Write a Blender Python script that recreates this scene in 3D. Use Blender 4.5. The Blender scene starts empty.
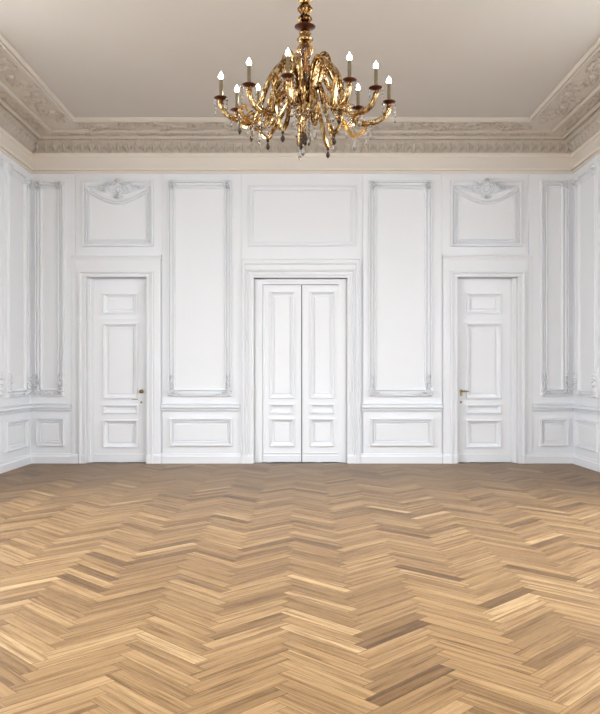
import bpy, bmesh, math, random
from mathutils import Vector, Matrix
random.seed(7)
PI = math.pi
SC = bpy.context.scene
COL = SC.collection

# ------------------------------------------------------------------ measures
F = 750.0
K = 0.0142                      # metres per photo pixel on the back wall
D = F * K                       # distance of the back wall
W = 271 * K                     # half width of the room
EYE = 88 * K
REAR = -3.4
CEIL = EYE + 3.357
AMP = 1.2                       # moulding depth factor
def X(px): return (px - 302) * K
def Z(py): return (463 - py) * K

# ------------------------------------------------------------------ materials
def lin(c):
    r = []
    for v in c:
        v /= 255.0
        r.append(v / 12.92 if v <= 0.04045 else ((v + 0.055) / 1.055) ** 2.4)
    return tuple(r) + (1.0,)

def mat(name, rgb, rough=0.5, metal=0.0, bump=0.0, scale=40.0, var=0.0, spec=0.5):
    m = bpy.data.materials.new(name); m.use_nodes = True
    nt = m.node_tree; b = nt.nodes['Principled BSDF']
    b.inputs['Base Color'].default_value = lin(rgb)
    b.inputs['Roughness'].default_value = rough
    b.inputs['Metallic'].default_value = metal
    b.inputs['Specular IOR Level'].default_value = spec
    tc = nt.nodes.new('ShaderNodeTexCoord')
    no = nt.nodes.new('ShaderNodeTexNoise'); no.inputs['Scale'].default_value = scale
    no.inputs['Detail'].default_value = 4
    nt.links.new(tc.outputs['Object'], no.inputs['Vector'])
    if var:
        mx = nt.nodes.new('ShaderNodeMix'); mx.data_type = 'RGBA'
        mx.inputs[6].default_value = lin(tuple(max(0, v * (1 - var)) for v in rgb))
        mx.inputs[7].default_value = lin(tuple(min(255, v * (1 + var)) for v in rgb))
        nt.links.new(no.outputs['Fac'], mx.inputs[0])
        nt.links.new(mx.outputs[2], b.inputs['Base Color'])
    if bump:
        bp = nt.nodes.new('ShaderNodeBump'); bp.inputs['Strength'].default_value = bump
        bp.inputs['Distance'].default_value = 0.002
        nt.links.new(no.outputs['Fac'], bp.inputs['Height'])
        nt.links.new(bp.outputs['Normal'], b.inputs['Normal'])
    return m

WHITE = mat('white_wall_paint', (236, 238, 241), 0.42, scale=3, var=0.006)
DOORW = mat('white_door_paint', (240, 242, 245), 0.34, scale=3, var=0.005)
CREAM = mat('cornice_plaster', (206, 196, 183), 0.6, scale=3, var=0.02)
FRIEZE = mat('frieze_paint', (231, 223, 211), 0.5, scale=3, var=0.01)
CEILM = mat('ceiling_paint', (195, 186, 175), 0.8, scale=2, var=0.01)
GOLD = mat('gilded_brass', (142, 112, 70), 0.17, metal=1.0, bump=0.35, scale=60, var=0.75)
def paint_reflections(m, dark, mid, pale, sc=34):  # colour blotches imitate dark and bright reflections in the metal
    nt = m.node_tree; b = nt.nodes['Principled BSDF']
    tc = nt.nodes.new('ShaderNodeTexCoord'); mp = nt.nodes.new('ShaderNodeMapping'); mp.inputs['Scale'].default_value = (sc, sc, sc*.55)
    no = nt.nodes.new('ShaderNodeTexNoise'); no.inputs['Scale'].default_value = 1.0; no.inputs['Detail'].default_value = 3; no.inputs['Distortion'].default_value = 1.2
    nt.links.new(tc.outputs['Object'], mp.inputs[0]); nt.links.new(mp.outputs[0], no.inputs['Vector'])
    r = nt.nodes.new('ShaderNodeValToRGB'); e = r.color_ramp.elements
    e[0].position = .40; e[0].color = lin(dark); e[1].position = .62; e[1].color = lin(pale); q = e.new(.5); q.color = lin(mid)
    nt.links.new(no.outputs['Fac'], r.inputs['Fac']); nt.links.new(r.outputs[0], b.inputs['Base Color'])
paint_reflections(GOLD, (108, 74, 40), (168, 134, 86), (220, 198, 154), 40)  # reflection contrast painted into the gold colour
PALEGOLD = mat('pale_brass', (158, 148, 126), 0.14, metal=1.0, bump=0.2, scale=60, var=0.1)
BRONZE = mat('dark_bronze', (84, 48, 30), 0.32, metal=0.85, bump=0.2, scale=60, var=0.15)
DARKGOLD = mat('dark_gold', (92, 60, 32), 0.2, metal=1.0, bump=0.5, scale=50, var=0.35)
HARD = mat('door_brass', (150, 132, 84), 0.3, metal=1.0, bump=0.1, scale=60, var=0.1)
DARK = mat('gap_shade', (30, 27, 25), 0.8)  # near-black colour standing for shade in gaps and the keyhole
OUT = mat('terrace_stone', (150, 146, 138), 0.85, bump=0.5, scale=8, var=0.1)

def glassmat(name, rgb, rough=0.02, ior=1.5):
    m = bpy.data.materials.new(name); m.use_nodes = True
    b = m.node_tree.nodes['Principled BSDF']
    b.inputs['Base Color'].default_value = lin(rgb)
    b.inputs['Roughness'].default_value = rough
    b.inputs['IOR'].default_value = ior
    b.inputs['Transmission Weight'].default_value = 1.0
    return m
CRYSTAL = glassmat('clear_crystal', (226, 222, 214))
SMOKY = glassmat('smoky_crystal', (92, 74, 62))
AMBER = glassmat('amber_glass', (222, 172, 96), 0.06)
paint_reflections(DARKGOLD, (30, 17, 9), (84, 54, 28), (170, 128, 74), 50)  # dark reflections and pale glints put into the colour

def bulbmat():
    m = bpy.data.materials.new('lit_bulb'); m.use_nodes = True
    nt = m.node_tree; b = nt.nodes['Principled BSDF']
    b.inputs['Emission Color'].default_value = (1.0, 0.93, 0.82, 1)
    b.inputs['Emission Strength'].default_value = 26
    return m
BULB = bulbmat()

def panemat():
    m = bpy.data.materials.new('window_glass'); m.use_nodes = True
    nt = m.node_tree; nt.nodes.clear()
    o = nt.nodes.new('ShaderNodeOutputMaterial')
    mx = nt.nodes.new('ShaderNodeMixShader'); mx.inputs[0].default_value = 0.06
    t = nt.nodes.new('ShaderNodeBsdfTransparent'); g = nt.nodes.new('ShaderNodeBsdfGlossy')
    g.inputs['Roughness'].default_value = 0.02
    nt.links.new(t.outputs[0], mx.inputs[1]); nt.links.new(g.outputs[0], mx.inputs[2])
    nt.links.new(mx.outputs[0], o.inputs[0])
    return m
PANE = panemat()

def floormat():
    m = bpy.data.materials.new('oak_herringbone'); m.use_nodes = True
    nt = m.node_tree; N = nt.nodes; L = nt.links; b = N['Principled BSDF']
    uv = N.new('ShaderNodeUVMap'); uv.uv_map = 'UVMap'
    at = N.new('ShaderNodeAttribute'); at.attribute_name = 'plank'
    def mapping(sx, sy):
        mp = N.new('ShaderNodeMapping'); mp.inputs['Scale'].default_value = (sx, sy, 1)
        L.new(uv.outputs['UV'], mp.inputs['Vector']); return mp
    def noise(sx, sy, detail=5, rough=0.6, dist=0.0):
        mp = mapping(sx, sy); n = N.new('ShaderNodeTexNoise')
        n.inputs['Scale'].default_value = 1; n.inputs['Detail'].default_value = detail
        n.inputs['Roughness'].default_value = rough; n.inputs['Distortion'].default_value = dist
        L.new(mp.outputs['Vector'], n.inputs['Vector']); return n
    def ramp(src, stops):
        r = N.new('ShaderNodeValToRGB'); e = r.color_ramp.elements
        while len(e) < len(stops): e.new(0.5)
        for el, (p, c) in zip(e, stops): el.position = p; el.color = c
        L.new(src, r.inputs['Fac']); return r
    def mul(a, bb, fac=1.0):
        x = N.new('ShaderNodeMix'); x.data_type = 'RGBA'; x.blend_type = 'MULTIPLY'
        x.inputs[0].default_value = fac
        L.new(a, x.inputs[6]); L.new(bb, x.inputs[7]); return x.outputs[2]
    base = ramp(at.outputs['Fac'], [(0.0, lin((100, 73, 43))), (0.12, lin((119, 90, 56))),
                                    (0.45, lin((136, 105, 68))), (0.8, lin((149, 118, 79))),
                                    (1.0, lin((168, 138, 98)))])
    n1 = noise(1.1, 30, 5, 0.65, 0.6)          # broad strips along the plank
    r1 = ramp(n1.outputs['Fac'], [(0.28, (0.40, 0.32, 0.25, 1)), (0.42, (0.72, 0.66, 0.60, 1)), (0.50, (0.98, 0.98, 0.98, 1)), (0.66, (1.22, 1.24, 1.26, 1))])
    n2 = noise(5.0, 150, 6, 0.7, 0.2)          # fine grain
    r2 = ramp(n2.outputs['Fac'], [(0.32, (0.58, 0.50, 0.42, 1)), (0.48, (0.95, 0.94, 0.92, 1)), (0.7, (1.10, 1.10, 1.10, 1))])
    c = mul(base.outputs[0], r1.outputs[0], 1.0)
    c = mul(c, r2.outputs[0], 0.85)
    L.new(c, b.inputs['Base Color'])
    b.inputs['Roughness'].default_value = 0.42
    b.inputs['Specular IOR Level'].default_value = 0.35
    bp = N.new('ShaderNodeBump'); bp.inputs['Strength'].default_value = 0.25; bp.inputs['Distance'].default_value = 0.0015
    L.new(n2.outputs['Fac'], bp.inputs['Height']); L.new(bp.outputs['Normal'], b.inputs['Normal'])
    return m
FLOORM = floormat()
GROUT = mat('floor_gap', (70, 48, 30), 0.9)

# ------------------------------------------------------------------ object helpers
def link(name, bm, m, parent=None, smooth=False, origin=None):
    me = bpy.data.meshes.new(name)
    bmesh.ops.recalc_face_normals(bm, faces=bm.faces[:]) if len(bm.faces) < 60000 else None
    if origin is not None:
        bmesh.ops.translate(bm, verts=bm.verts[:], vec=-Vector(origin))
    bm.to_mesh(me); bm.free()
    for mm in (m if isinstance(m, (list, tuple)) else [m]): me.materials.append(mm)
    if smooth:
        for p in me.polygons: p.use_smooth = True
    o = bpy.data.objects.new(name, me); COL.objects.link(o)
    if origin is not None: o.location = origin
    if parent is not None: o.parent = parent
    return o

def tag(o, label, cat, kind=None, group=None):
    o['label'] = label; o['category'] = cat
    if kind: o['kind'] = kind
    if group: o['group'] = group
    return o
def S(o, label, cat): return tag(o, label, cat, 'structure')

# wall mappings: (u, z, h) -> world ; h points into the room
def back(u, z, h): return Vector((u, D - h, z))
def left(u, z, h): return Vector((-W + h, u, z))
def right(u, z, h): return Vector((W - h, u, z))
def rear(u, z, h): return Vector((u, REAR + h, z))

def quad(bm, a, b, c, d):
    try: return bm.faces.new((a, b, c, d))
    except ValueError: return None

def boxm(bm, M, u0, u1, z0, z1, h0, h1):
    v = [bm.verts.new(M(u, z, h)) for h in (h0, h1) for z in (z0, z1) for u in (u0, u1)]
    for f in ((0,1,3,2),(4,5,7,6),(0,1,5,4),(2,3,7,6),(0,2,6,4),(1,3,7,5)):
        bm.faces.new([v[i] for i in f])

def frame(bm, M, u0, u1, z0, z1, prof, base=0.0):
    """closed mitred rectangular moulding; prof = [(inset, height)]"""
    rings = []
    for a, h in prof:
        rings.append([bm.verts.new(M(*p, base + h*AMP)) for p in
                      ((u0+a, z0+a), (u1-a, z0+a), (u1-a, z1-a), (u0+a, z1-a))])
    for r, s in zip(rings, rings[1:]):
        for i in range(4): quad(bm, r[i], r[(i+1)%4], s[(i+1)%4], s[i])
    return rings

def uframe(bm, M, u0, u1, z1, prof, base=0.0):
    """door casing open at the floor; prof = [(out_u, out_z, height)] measured outwards from the opening"""
    rings = []
    for a, b, h in prof:
        rings.append([bm.verts.new(M(*p, base + (h if h < 0 else h*1.35))) for p in
                      ((u0-a, 0.0), (u0-a, z1+b), (u1+a, z1+b), (u1+a, 0.0))])
    for r, s in zip(rings, rings[1:]):
        for i in range(3): quad(bm, r[i], r[i+1], s[i+1], s[i])

def plate(bm, M, u0, u1, z0, z1, holes, h, depth, bottom=True, edge=0.0):
    """plate front at h, rectangular holes sunk by depth (bottom=False: open); edge: thickness of outer edge"""
    us = sorted({u0, u1, *[v for q in holes for v in q[:2]]})
    zs = sorted({z0, z1, *[v for q in holes for v in q[2:4]]})
    for i in range(len(us)-1):
        for j in range(len(zs)-1):
            cu, cz = (us[i]+us[i+1])/2, (zs[j]+zs[j+1])/2
            if any(q[0] < cu < q[1] and q[2] < cz < q[3] for q in holes): continue
            bm.faces.new([bm.verts.new(M(*p, h)) for p in ((us[i],zs[j]),(us[i+1],zs[j]),(us[i+1],zs[j+1]),(us[i],zs[j+1]))])
    for q in holes:
        a, b, c, d = q[:4]
        top = [bm.verts.new(M(*p, h)) for p in ((a,c),(b,c),(b,d),(a,d))]
        bot = [bm.verts.new(M(*p, h-depth)) for p in ((a,c),(b,c),(b,d),(a,d))]
        for i in range(4): quad(bm, top[i], top[(i+1)%4], bot[(i+1)%4], bot[i])
        if bottom: bm.faces.new(bot)
    if edge:
        top = [bm.verts.new(M(*p, h)) for p in ((u0,z0),(u1,z0),(u1,z1),(u0,z1))]
        bot = [bm.verts.new(M(*p, h-edge)) for p in ((u0,z0),(u1,z0),(u1,z1),(u0,z1))]
        for i in range(4): quad(bm, top[i], top[(i+1)%4], bot[(i+1)%4], bot[i])
        bm.faces.new(bot)

def run(bm, M, u0, u1, prof):
    """straight moulding with end caps; prof = [(z, h)]"""
    A = [bm.verts.new(M(u0, z, h)) for z, h in prof]
    B = [bm.verts.new(M(u1, z, h)) for z, h in prof]
    for i in range(len(prof)-1): quad(bm, A[i], A[i+1], B[i+1], B[i])
    bm.faces.new(A); bm.faces.new(B)

# ---- relief ornament drawn in a wall's own plane
def rtube(bm, M, pts, r0, r1=None, base=0.0, k=2.0, seg=5):
    r1 = r0 if r1 is None else r1
    n = len(pts); prev = None
    for i, p in enumerate(pts):
        a = pts[max(0, i-1)]; b = pts[min(n-1, i+1)]
        tx, tz = b[0]-a[0], b[1]-a[1]; l = math.hypot(tx, tz) or 1
        nx, nz = -tz/l, tx/l
        r = r0 + (r1-r0)*i/(n-1)
        ring = []
        for s in range(seg):
            an = PI*s/(seg-1)
            ring.append(bm.verts.new(M(p[0]+nx*r*math.cos(an), p[1]+nz*r*math.cos(an), base + k*r*math.sin(an))))
        if prev:
            for s in range(seg-1): quad(bm, prev[s], prev[s+1], ring[s+1], ring[s])
        prev = ring

def spiral(cx, cz, R, turns, a0, sgn=1, n=16, tail=0.15):
    out = []
    for i in range(n+1):
        t = i/n; r = R*(1-t*(1-tail)); a = a0 + sgn*turns*2*PI*t
        out.append((cx+r*math.cos(a), cz+r*math.sin(a)))
    return out

def rleaf(bm, M, x, z, ang, ln, wd, base=0.0, rise=0.020, bend=0.4, n=5):
    ca, sa = math.cos(ang), math.sin(ang); prev = None
    for i in range(n+1):
        t = i/n; w = wd*math.sin(PI*min(1, 0.12+0.88*t))*(1-0.25*t); off = bend*ln*t*t*0.5
        row = []
        for s in (-1, 0, 1):
            lx, lz = ln*t, off + s*w
            hh = base + 2.2*(rise*(0.5+0.5*math.sin(PI*t)) if s == 0 else 0.001)
            row.append(bm.verts.new(M(x+lx*ca-lz*sa, z+lx*sa+lz*ca, hh)))
        if prev:
            for s in range(2): quad(bm, prev[s], prev[s+1], row[s+1], row[s])
        prev = row

def rbead(bm, M, x, z, r, base=0.0, k=1.0):
    top = bm.verts.new(M(x, z, base + r*k))
    r1 = [bm.verts.new(M(x+r*math.cos(a), z+r*math.sin(a), base)) for a in [i*PI/3 for i in range(6)]]
    r2 = [bm.verts.new(M(x+.75*r*math.cos(a), z+.75*r*math.sin(a), base+.7*r*k)) for a in [i*PI/3 for i in range(6)]]
    for i in range(6):
        j = (i+1) % 6
        quad(bm, r1[i], r1[j], r2[j], r2[i]); bm.faces.new((r2[i], r2[j], top))

# ------------------------------------------------------------------ FLOOR
def build_floor():
    n, w = 6, 0.0833
    L = n*w; g = 0.0007; r2 = math.sqrt(2)
    bm = bmesh.new()
    uvl = bm.loops.layers.uv.new('UVMap')
    pl = bm.faces.layers.float.new('plank')
    per = L*r2; x_off = X(290*1.0)*0 + (-0.055) + per/2
    ys, ye = REAR, D
    for m in range(-8, 9):
        for k in range(int((ys-1.2)/(w*r2))-2, int((ye+1.2)/(w*r2))+2):
            for V in (0, 1):
                if V == 0: p0, p1, q0, q1 = k, k+n, k, k+1
                else:      p0, p1, q0, q1 = k, k+1, k+1, k+1+n
                p0 += m*n; p1 += m*n; q0 -= m*n; q1 -= m*n
                P0, P1, Q0, Q1 = p0*w+g, p1*w-g, q0*w+g, q1*w-g
                cs = [(P0,Q0),(P1,Q0),(P1,Q1),(P0,Q1)]
                ws = [((p-q)/r2 + x_off, (p+q)/r2) for p, q in cs]
                if max(a for a, b in ws) < -W or min(a for a, b in ws) > W: continue
                if max(b for a, b in ws) < ys or min(b for a, b in ws) > ye: continue
                f = bm.faces.new([bm.verts.new((a, b, 0.0)) for a, b in ws])
                rv = random.random()
                f[pl] = min(1, max(0, random.gauss(0.5, 0.2))) if rv > 0.07 else random.random()*0.2
                ou, ov = random.random()*90, random.random()*90
                for lp, (p, q) in zip(f.loops, cs):
                    a, b = (p, q) if V == 0 else (q, p)
                    lp[uvl].uv = (a+ou, b+ov)
    for co, no in (((-W,0,0),(-1,0,0)), ((W,0,0),(1,0,0)), ((0,ys,0),(0,-1,0)), ((0,ye+0.1,0),(0,1,0))):
        bmesh.ops.bisect_plane(bm, geom=bm.verts[:]+bm.edges[:]+bm.faces[:], plane_co=co, plane_no=no, clear_outer=True)
    for f in bm.faces: f.material_index = 0
    # solid underneath the boards
    v = [bm.verts.new(p) for p in ((-W,ys,-.0015),(W,ys,-.0015),(W,ye+.1,-.0015),(-W,ye+.1,-.0015),
                                   (-W,ys,-.06),(W,ys,-.06),(W,ye+.1,-.06),(-W,ye+.1,-.06))]
    for q in ((0,1,2,3),(7,6,5,4),(0,4,5,1),(1,5,6,2),(2,6,7,3),(3,7,4,0)):
        f = bm.faces.new([v[i] for i in q]); f.material_index = 1
    me = bpy.data.meshes.new('floor'); bm.to_mesh(me); bm.free()
    me.materials.append(FLOORM); me.materials.append(GROUT)
    o = bpy.data.objects.new('floor', me); COL.objects.link(o)
    S(o, 'oak herringbone parquet floor with mixed light and dark boards', 'floor')
build_floor()

# ------------------------------------------------------------------ WALLS
T = 0.22
POW_R, POW_S = 6.5, 60.0
SKYC = (.86, .935, 1.0)
HS = 0.03            # raised bays
H_CORNER, H_OVER, H_TALL, H_MID = 0.030, 0.014, 0.034, 0.0
OPEN = [(X(87), X(147), 0, Z(277.6)), (X(254), X(347), 0, Z(278.2)), (X(457), X(517), 0, Z(277.6))]
bm = bmesh.new()
plate(bm, back, -W, W, 0, CEIL, OPEN, 0.0, T, bottom=False)
for a, b, c, d, h in ((31, 75.5, 175.5, 463, H_CORNER), (528.5, 573, 175.5, 463, H_CORNER),
                      (163, 241, 175.5, 463, H_TALL), (363, 441, 175.5, 463, H_TALL),
                      (76.4, 162.6, 176, 256, H_OVER), (441.4, 527.6, 176, 256, H_OVER)):
    u0, u1 = X(a), X(b); z0, z1 = Z(d), Z(c)
    top = [bm.verts.new(back(*p, h)) for p in ((u0,z0),(u1,z0),(u1,z1),(u0,z1))]
    rim = [bm.verts.new(back(*p, h-0.004)) for p in ((u0-.004,z0),(u1+.004,z0),(u1+.004,z1+.004),(u0-.004,z1+.004))]
    bot = [bm.verts.new(back(*p, 0.0)) for p in ((u0-.004,z0),(u1+.004,z0),(u1+.004,z1+.004),(u0-.004,z1+.004))]
    bm.faces.new(top)
    for i in range(4):
        quad(bm, top[i], top[(i+1)%4], rim[(i+1)%4], rim[i]); quad(bm, rim[i], rim[(i+1)%4], bot[(i+1)%4], bot[i])
# outer skin of the wall
v = [bm.verts.new(back(*p)) for p in ((-W,0,-T),(W,0,-T),(W,CEIL,-T),(-W,CEIL,-T))]
bm.faces.new(v)
S(link('wall_back', bm, WHITE), 'white panelled back wall holding three doors', 'wall')

# unseen windows, added to light the room: (u0,u1,z0,z1)
WZ0, WZ1 = 0.9, 4.15
REARWIN = [(-3.1, -1.5, WZ0, WZ1), (-0.8, 0.8, WZ0, WZ1), (1.5, 3.1, WZ0, WZ1)]
SIDEWIN = [(1.8, 3.8, WZ0, WZ1), (4.9, 6.9, WZ0, WZ1)]
def wall_slab(name, M, u0, u1, holes, label):
    bm = bmesh.new()
    plate(bm, M, u0, u1, 0, CEIL, holes, 0.0, T, bottom=False)
    plate(bm, M, u0, u1, 0, CEIL, holes, -T, 0.0001, bottom=False)
    S(link(name, bm, WHITE), label, 'wall')
wall_slab('wall_left', left, REAR, D, SIDEWIN, 'white panelled side wall at the left edge')
wall_slab('wall_right', right, REAR, D, SIDEWIN, 'white panelled side wall at the right edge')
wall_slab('wall_rear', rear, -W, W, REARWIN, 'white wall with added tall windows behind the viewer')

bm = bmesh.new()
v = [bm.verts.new(p) for z in (CEIL, CEIL+.15) for p in ((-W,REAR,z),(W,REAR,z),(W,D,z),(-W,D,z))]
for q in ((0,1,2,3),(4,5,6,7),(0,1,5,4),(1,2,6,5),(2,3,7,6),(3,0,4,7)): bm.faces.new([v[i] for i in q])
S(link('ceiling', bm, CEILM), 'flat greige ceiling above the cornice', 'ceiling')

# added unseen windows
wn = 0
def window(M, u0, u1, z0, z1, where):
    global wn
    wn += 1
    bm = bmesh.new()
    boxm(bm, M, u0, u1, z0, z0+.07, -.16, -.08); boxm(bm, M, u0, u1, z1-.07, z1, -.16, -.08)
    boxm(bm, M, u0, u0+.07, z0+.07, z1-.07, -.16, -.08); boxm(bm, M, u1-.07, u1, z0+.07, z1-.07, -.16, -.08)
    c = (u0+u1)/2
    boxm(bm, M, c-.04, c+.04, z0+.07, z1-.07, -.15, -.08)
    for t in (0.25, 0.5, 0.75):
        zz = z0 + (z1-z0)*t
        boxm(bm, M, u0+.07, c-.04, zz-.015, zz+.015, -.14, -.09); boxm(bm, M, c+.04, u1-.07, zz-.015, zz+.015, -.14, -.09)
    o = link('window_%d' % wn, bm, DOORW)
    S(o, 'tall white casement window added for light, %s' % where, 'window')
    bm = bmesh.new()
    bm.faces.new([bm.verts.new(M(*p, -.117)) for p in ((u0+.07,z0+.07),(u1-.07,z0+.07),(u1-.07,z1-.07),(u0+.07,z1-.07))])
    link('pane', bm, PANE, o)
    bm = bmesh.new()
    frame(bm, M, u0-.14, u1+.14, z0-.14, z1+.14, [(0, 0), (0, .03), (.02, .04), (.05, .04), (.055, .03), (.12, .03), (.14, .02), (.14, 0)])
    link('window_casing', bm, WHITE, o)
for i, q in enumerate(REARWIN): window(rear, *q, 'behind the viewer, ' + ('left', 'middle', 'right')[i] + ' of three')
for i, q in enumerate(SIDEWIN):
    window(left, *q, 'in the left side wall, ' + ('farther from', 'closer to')[i] + ' the doors')
    window(right, *q, 'in the right side wall, ' + ('farther from', 'closer to')[i] + ' the doors')

# ------------------------------------------------------------------ TRIM
tn = 0
def trim(bm, label, cat, m=None):
    global tn
    tn += 1
    return S(link('trim_%d' % tn, bm, m or WHITE), label, cat)

P_TALL = [(0, 0), (0, .030), (.008, .038), (.022, .038), (.027, .028), (.028, .004), (.035, .004), (.036, .024), (.052, .022),
          (.066, .014), (.067, .001), (.075, .001), (.076, .022), (.086, .030), (.098, .022), (.108, .010), (.109, 0)]
P_WAIN = [(0, 0), (0, .028), (.006, .036), (.018, .036), (.022, .022), (.040, .014), (.041, .001), (.049, .001), (.050, .018), (.058, .018), (.064, .002)]
P_SIMPLE = [(0, 0), (0, .020), (.008, .028), (.022, .028), (.030, .012), (.050, .010), (.051, .001), (.058, .001), (.059, .020), (.070, .020), (.078, 0)]

def corner_low(bm, M, x, z, sx, base):
    """acanthus corner piece, x,z = outer corner, sx = +1 grows rightwards"""
    def P(M_): return lambda u, zz, h: M(x + sx*(u*1.12-.004), z + zz*1.03, base + (h-base)*1.6)
    Q = P(M)
    rtube(bm, Q, spiral(.045, .050, .036, 1.2, PI*1.2, 1), .010, .006, base)
    rtube(bm, Q, spiral(.030, .120, .026, 1.1, -PI*.4, -1), .008, .005, base)
    rtube(bm, Q, spiral(.042, .180, .022, 1.1, -PI*.6, 1), .007, .004, base)
    rtube(bm, Q, spiral(.115, .034, .024, 1.1, PI*.9, -1), .007, .004, base)
    rtube(bm, Q, [(.02, .01), (.012, .06), (.03, .11), (.045, .15), (.032, .2), (.04, .25), (.036, .285)], .010, .004, base)
    rtube(bm, Q, [(.02, .012), (.06, .008), (.10, .02), (.14, .012), (.175, .026)], .009, .004, base)
    for (a, b, an, l, w) in ((.02,.02,PI/4,.07,.014),(.03,.09,1.0,.05,.011),(.02,.13,2.0,.04,.010),(.045,.16,.7,.045,.010),
                             (.03,.21,2.2,.035,.009),(.04,.23,1.0,.05,.010),(.036,.26,1.57,.05,.009),(.08,.02,.9,.05,.010),
                             (.12,.02,.3,.05,.010),(.15,.02,-.2,.04,.008),(.01,.05,1.9,.04,.010)):
        rleaf(bm, Q, a, b, an, l, w, base, .016)

def corner_top(bm, M, x, z, sx, base, wide=False):
    Q = lambda u, zz, h: M(x + sx*u, z - zz, base + (h-base)*1.6)
    rbead(bm, Q, .062, .058, .022, base, .8)
    for a in range(8):
        an = a*PI/4 + .2
        rleaf(bm, Q, .062+.018*math.cos(an), .058+.018*math.sin(an), an, .042, .012, base, .018)
    rtube(bm, Q, spiral(.10, .035, .020, 1.1, PI, 1), .006, .004, base)
    rtube(bm, Q, spiral(.035, .10, .020, 1.1, -PI/2, -1), .006, .004, base)
    rtube(bm, Q, [(.05, .11), (.06, .135), (.085, .12), (.11, .09), (.13, .07), (.135, .05)], .006, .004, base)

def tall_panel(M, u0, u1, z0, z1, base, label, top=True, wave=False):
    bm = bmesh.new(); frame(bm, M, u0, u1, z0, z1, P_TALL, base)
    t = trim(bm, label, 'wall panel moulding')
    for sx, x, nm in ((1, u0, 'l'), (-1, u1, 'r')):
        b2 = bmesh.new(); corner_low(b2, M, x+sx*.006, z0+.006, sx, base+.034)
        link('acanthus_corner', b2, WHITE, t, smooth=True)
        if top:
            b2 = bmesh.new(); corner_top(b2, M, x, z1, sx, base+.034)
            link('rosette_corner', b2, WHITE, t, smooth=True)
    if wave:
        b2 = bmesh.new(); w = u1-u0
        for s in (-1, 1):
            c = (u0+u1)/2
            pts = [(c+s*w*.5*tt, z1-.075+.035*math.cos(tt*PI*1.0)-.05*tt*tt) for tt in [i/8 for i in range(9)]]
            rtube(b2, M, pts, .010, .007, base+.040)
            rtube(b2, M, spiral(c+s*w*.38, z1-.115, .026, 1.1, PI/2, s), .007, .004, base+.040)
            for q in range(4):
                rleaf(b2, M, c+s*w*(.06+.1*q), z1-.05-.012*q, PI/2-s*(.9+.2*q), .05, .011, base+.040, .016)
        link('crest_ornament', b2, WHITE, t, smooth=True)
    return t

def wainscot(M, u0, u1, z0, z1, base, label):
    bm = bmesh.new(); frame(bm, M, u0, u1, z0, z1, P_WAIN, base)
    i = .066
    # raised field
    frame(bm, M, u0+i+.01, u1-i-.01, z0+i+.01, z1-i-.01, [(0, 0), (.012, .007)], base)
    a = i+.022
    bm.faces.new([bm.verts.new(M(*p, base+.007*AMP)) for p in ((u0+a,z0+a),(u1-a,z0+a),(u1-a,z1-a),(u0+a,z1-a))])
    return trim(bm, label, 'wainscot panel moulding')

tall_panel(back, X(168.4), X(232.2), Z(396), Z(181.6), H_TALL, 'tall wall panel moulding between the left door and the double door')
tall_panel(back, X(368.4), X(431.6), Z(396), Z(181.6), H_TALL, 'tall wall panel moulding between the double door and the right door')
tall_panel(back, X(36), X(65.5), Z(396), Z(182), H_CORNER, 'narrow tall wall panel moulding left of the left door', wave=False)
tall_panel(back, X(539.5), X(568), Z(396), Z(181), H_CORNER, 'narrow tall wall panel moulding right of the right door', top=False, wave=True)
wainscot(back, X(170), X(232.6), Z(445.8), Z(418), H_TALL, 'low wainscot panel moulding between the left door and the double door')
wainscot(back, X(370), X(432.4), Z(445.8), Z(418), H_TALL, 'low wainscot panel moulding between the double door and the right door')
wainscot(back, X(37), X(65.5), Z(445.8), Z(418), H_CORNER, 'small wainscot panel moulding left of the left door')
wainscot(back, X(539), X(567.5), Z(445.8), Z(418), H_CORNER, 'small wainscot panel moulding right of the right door')

# centre over-door box
bm = bmesh.new(); frame(bm, back, X(248), X(356), Z(246.5), Z(185.6), P_SIMPLE, 0)
trim(bm, 'plain rectangular panel moulding above the double door', 'wall panel moulding')

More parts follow.
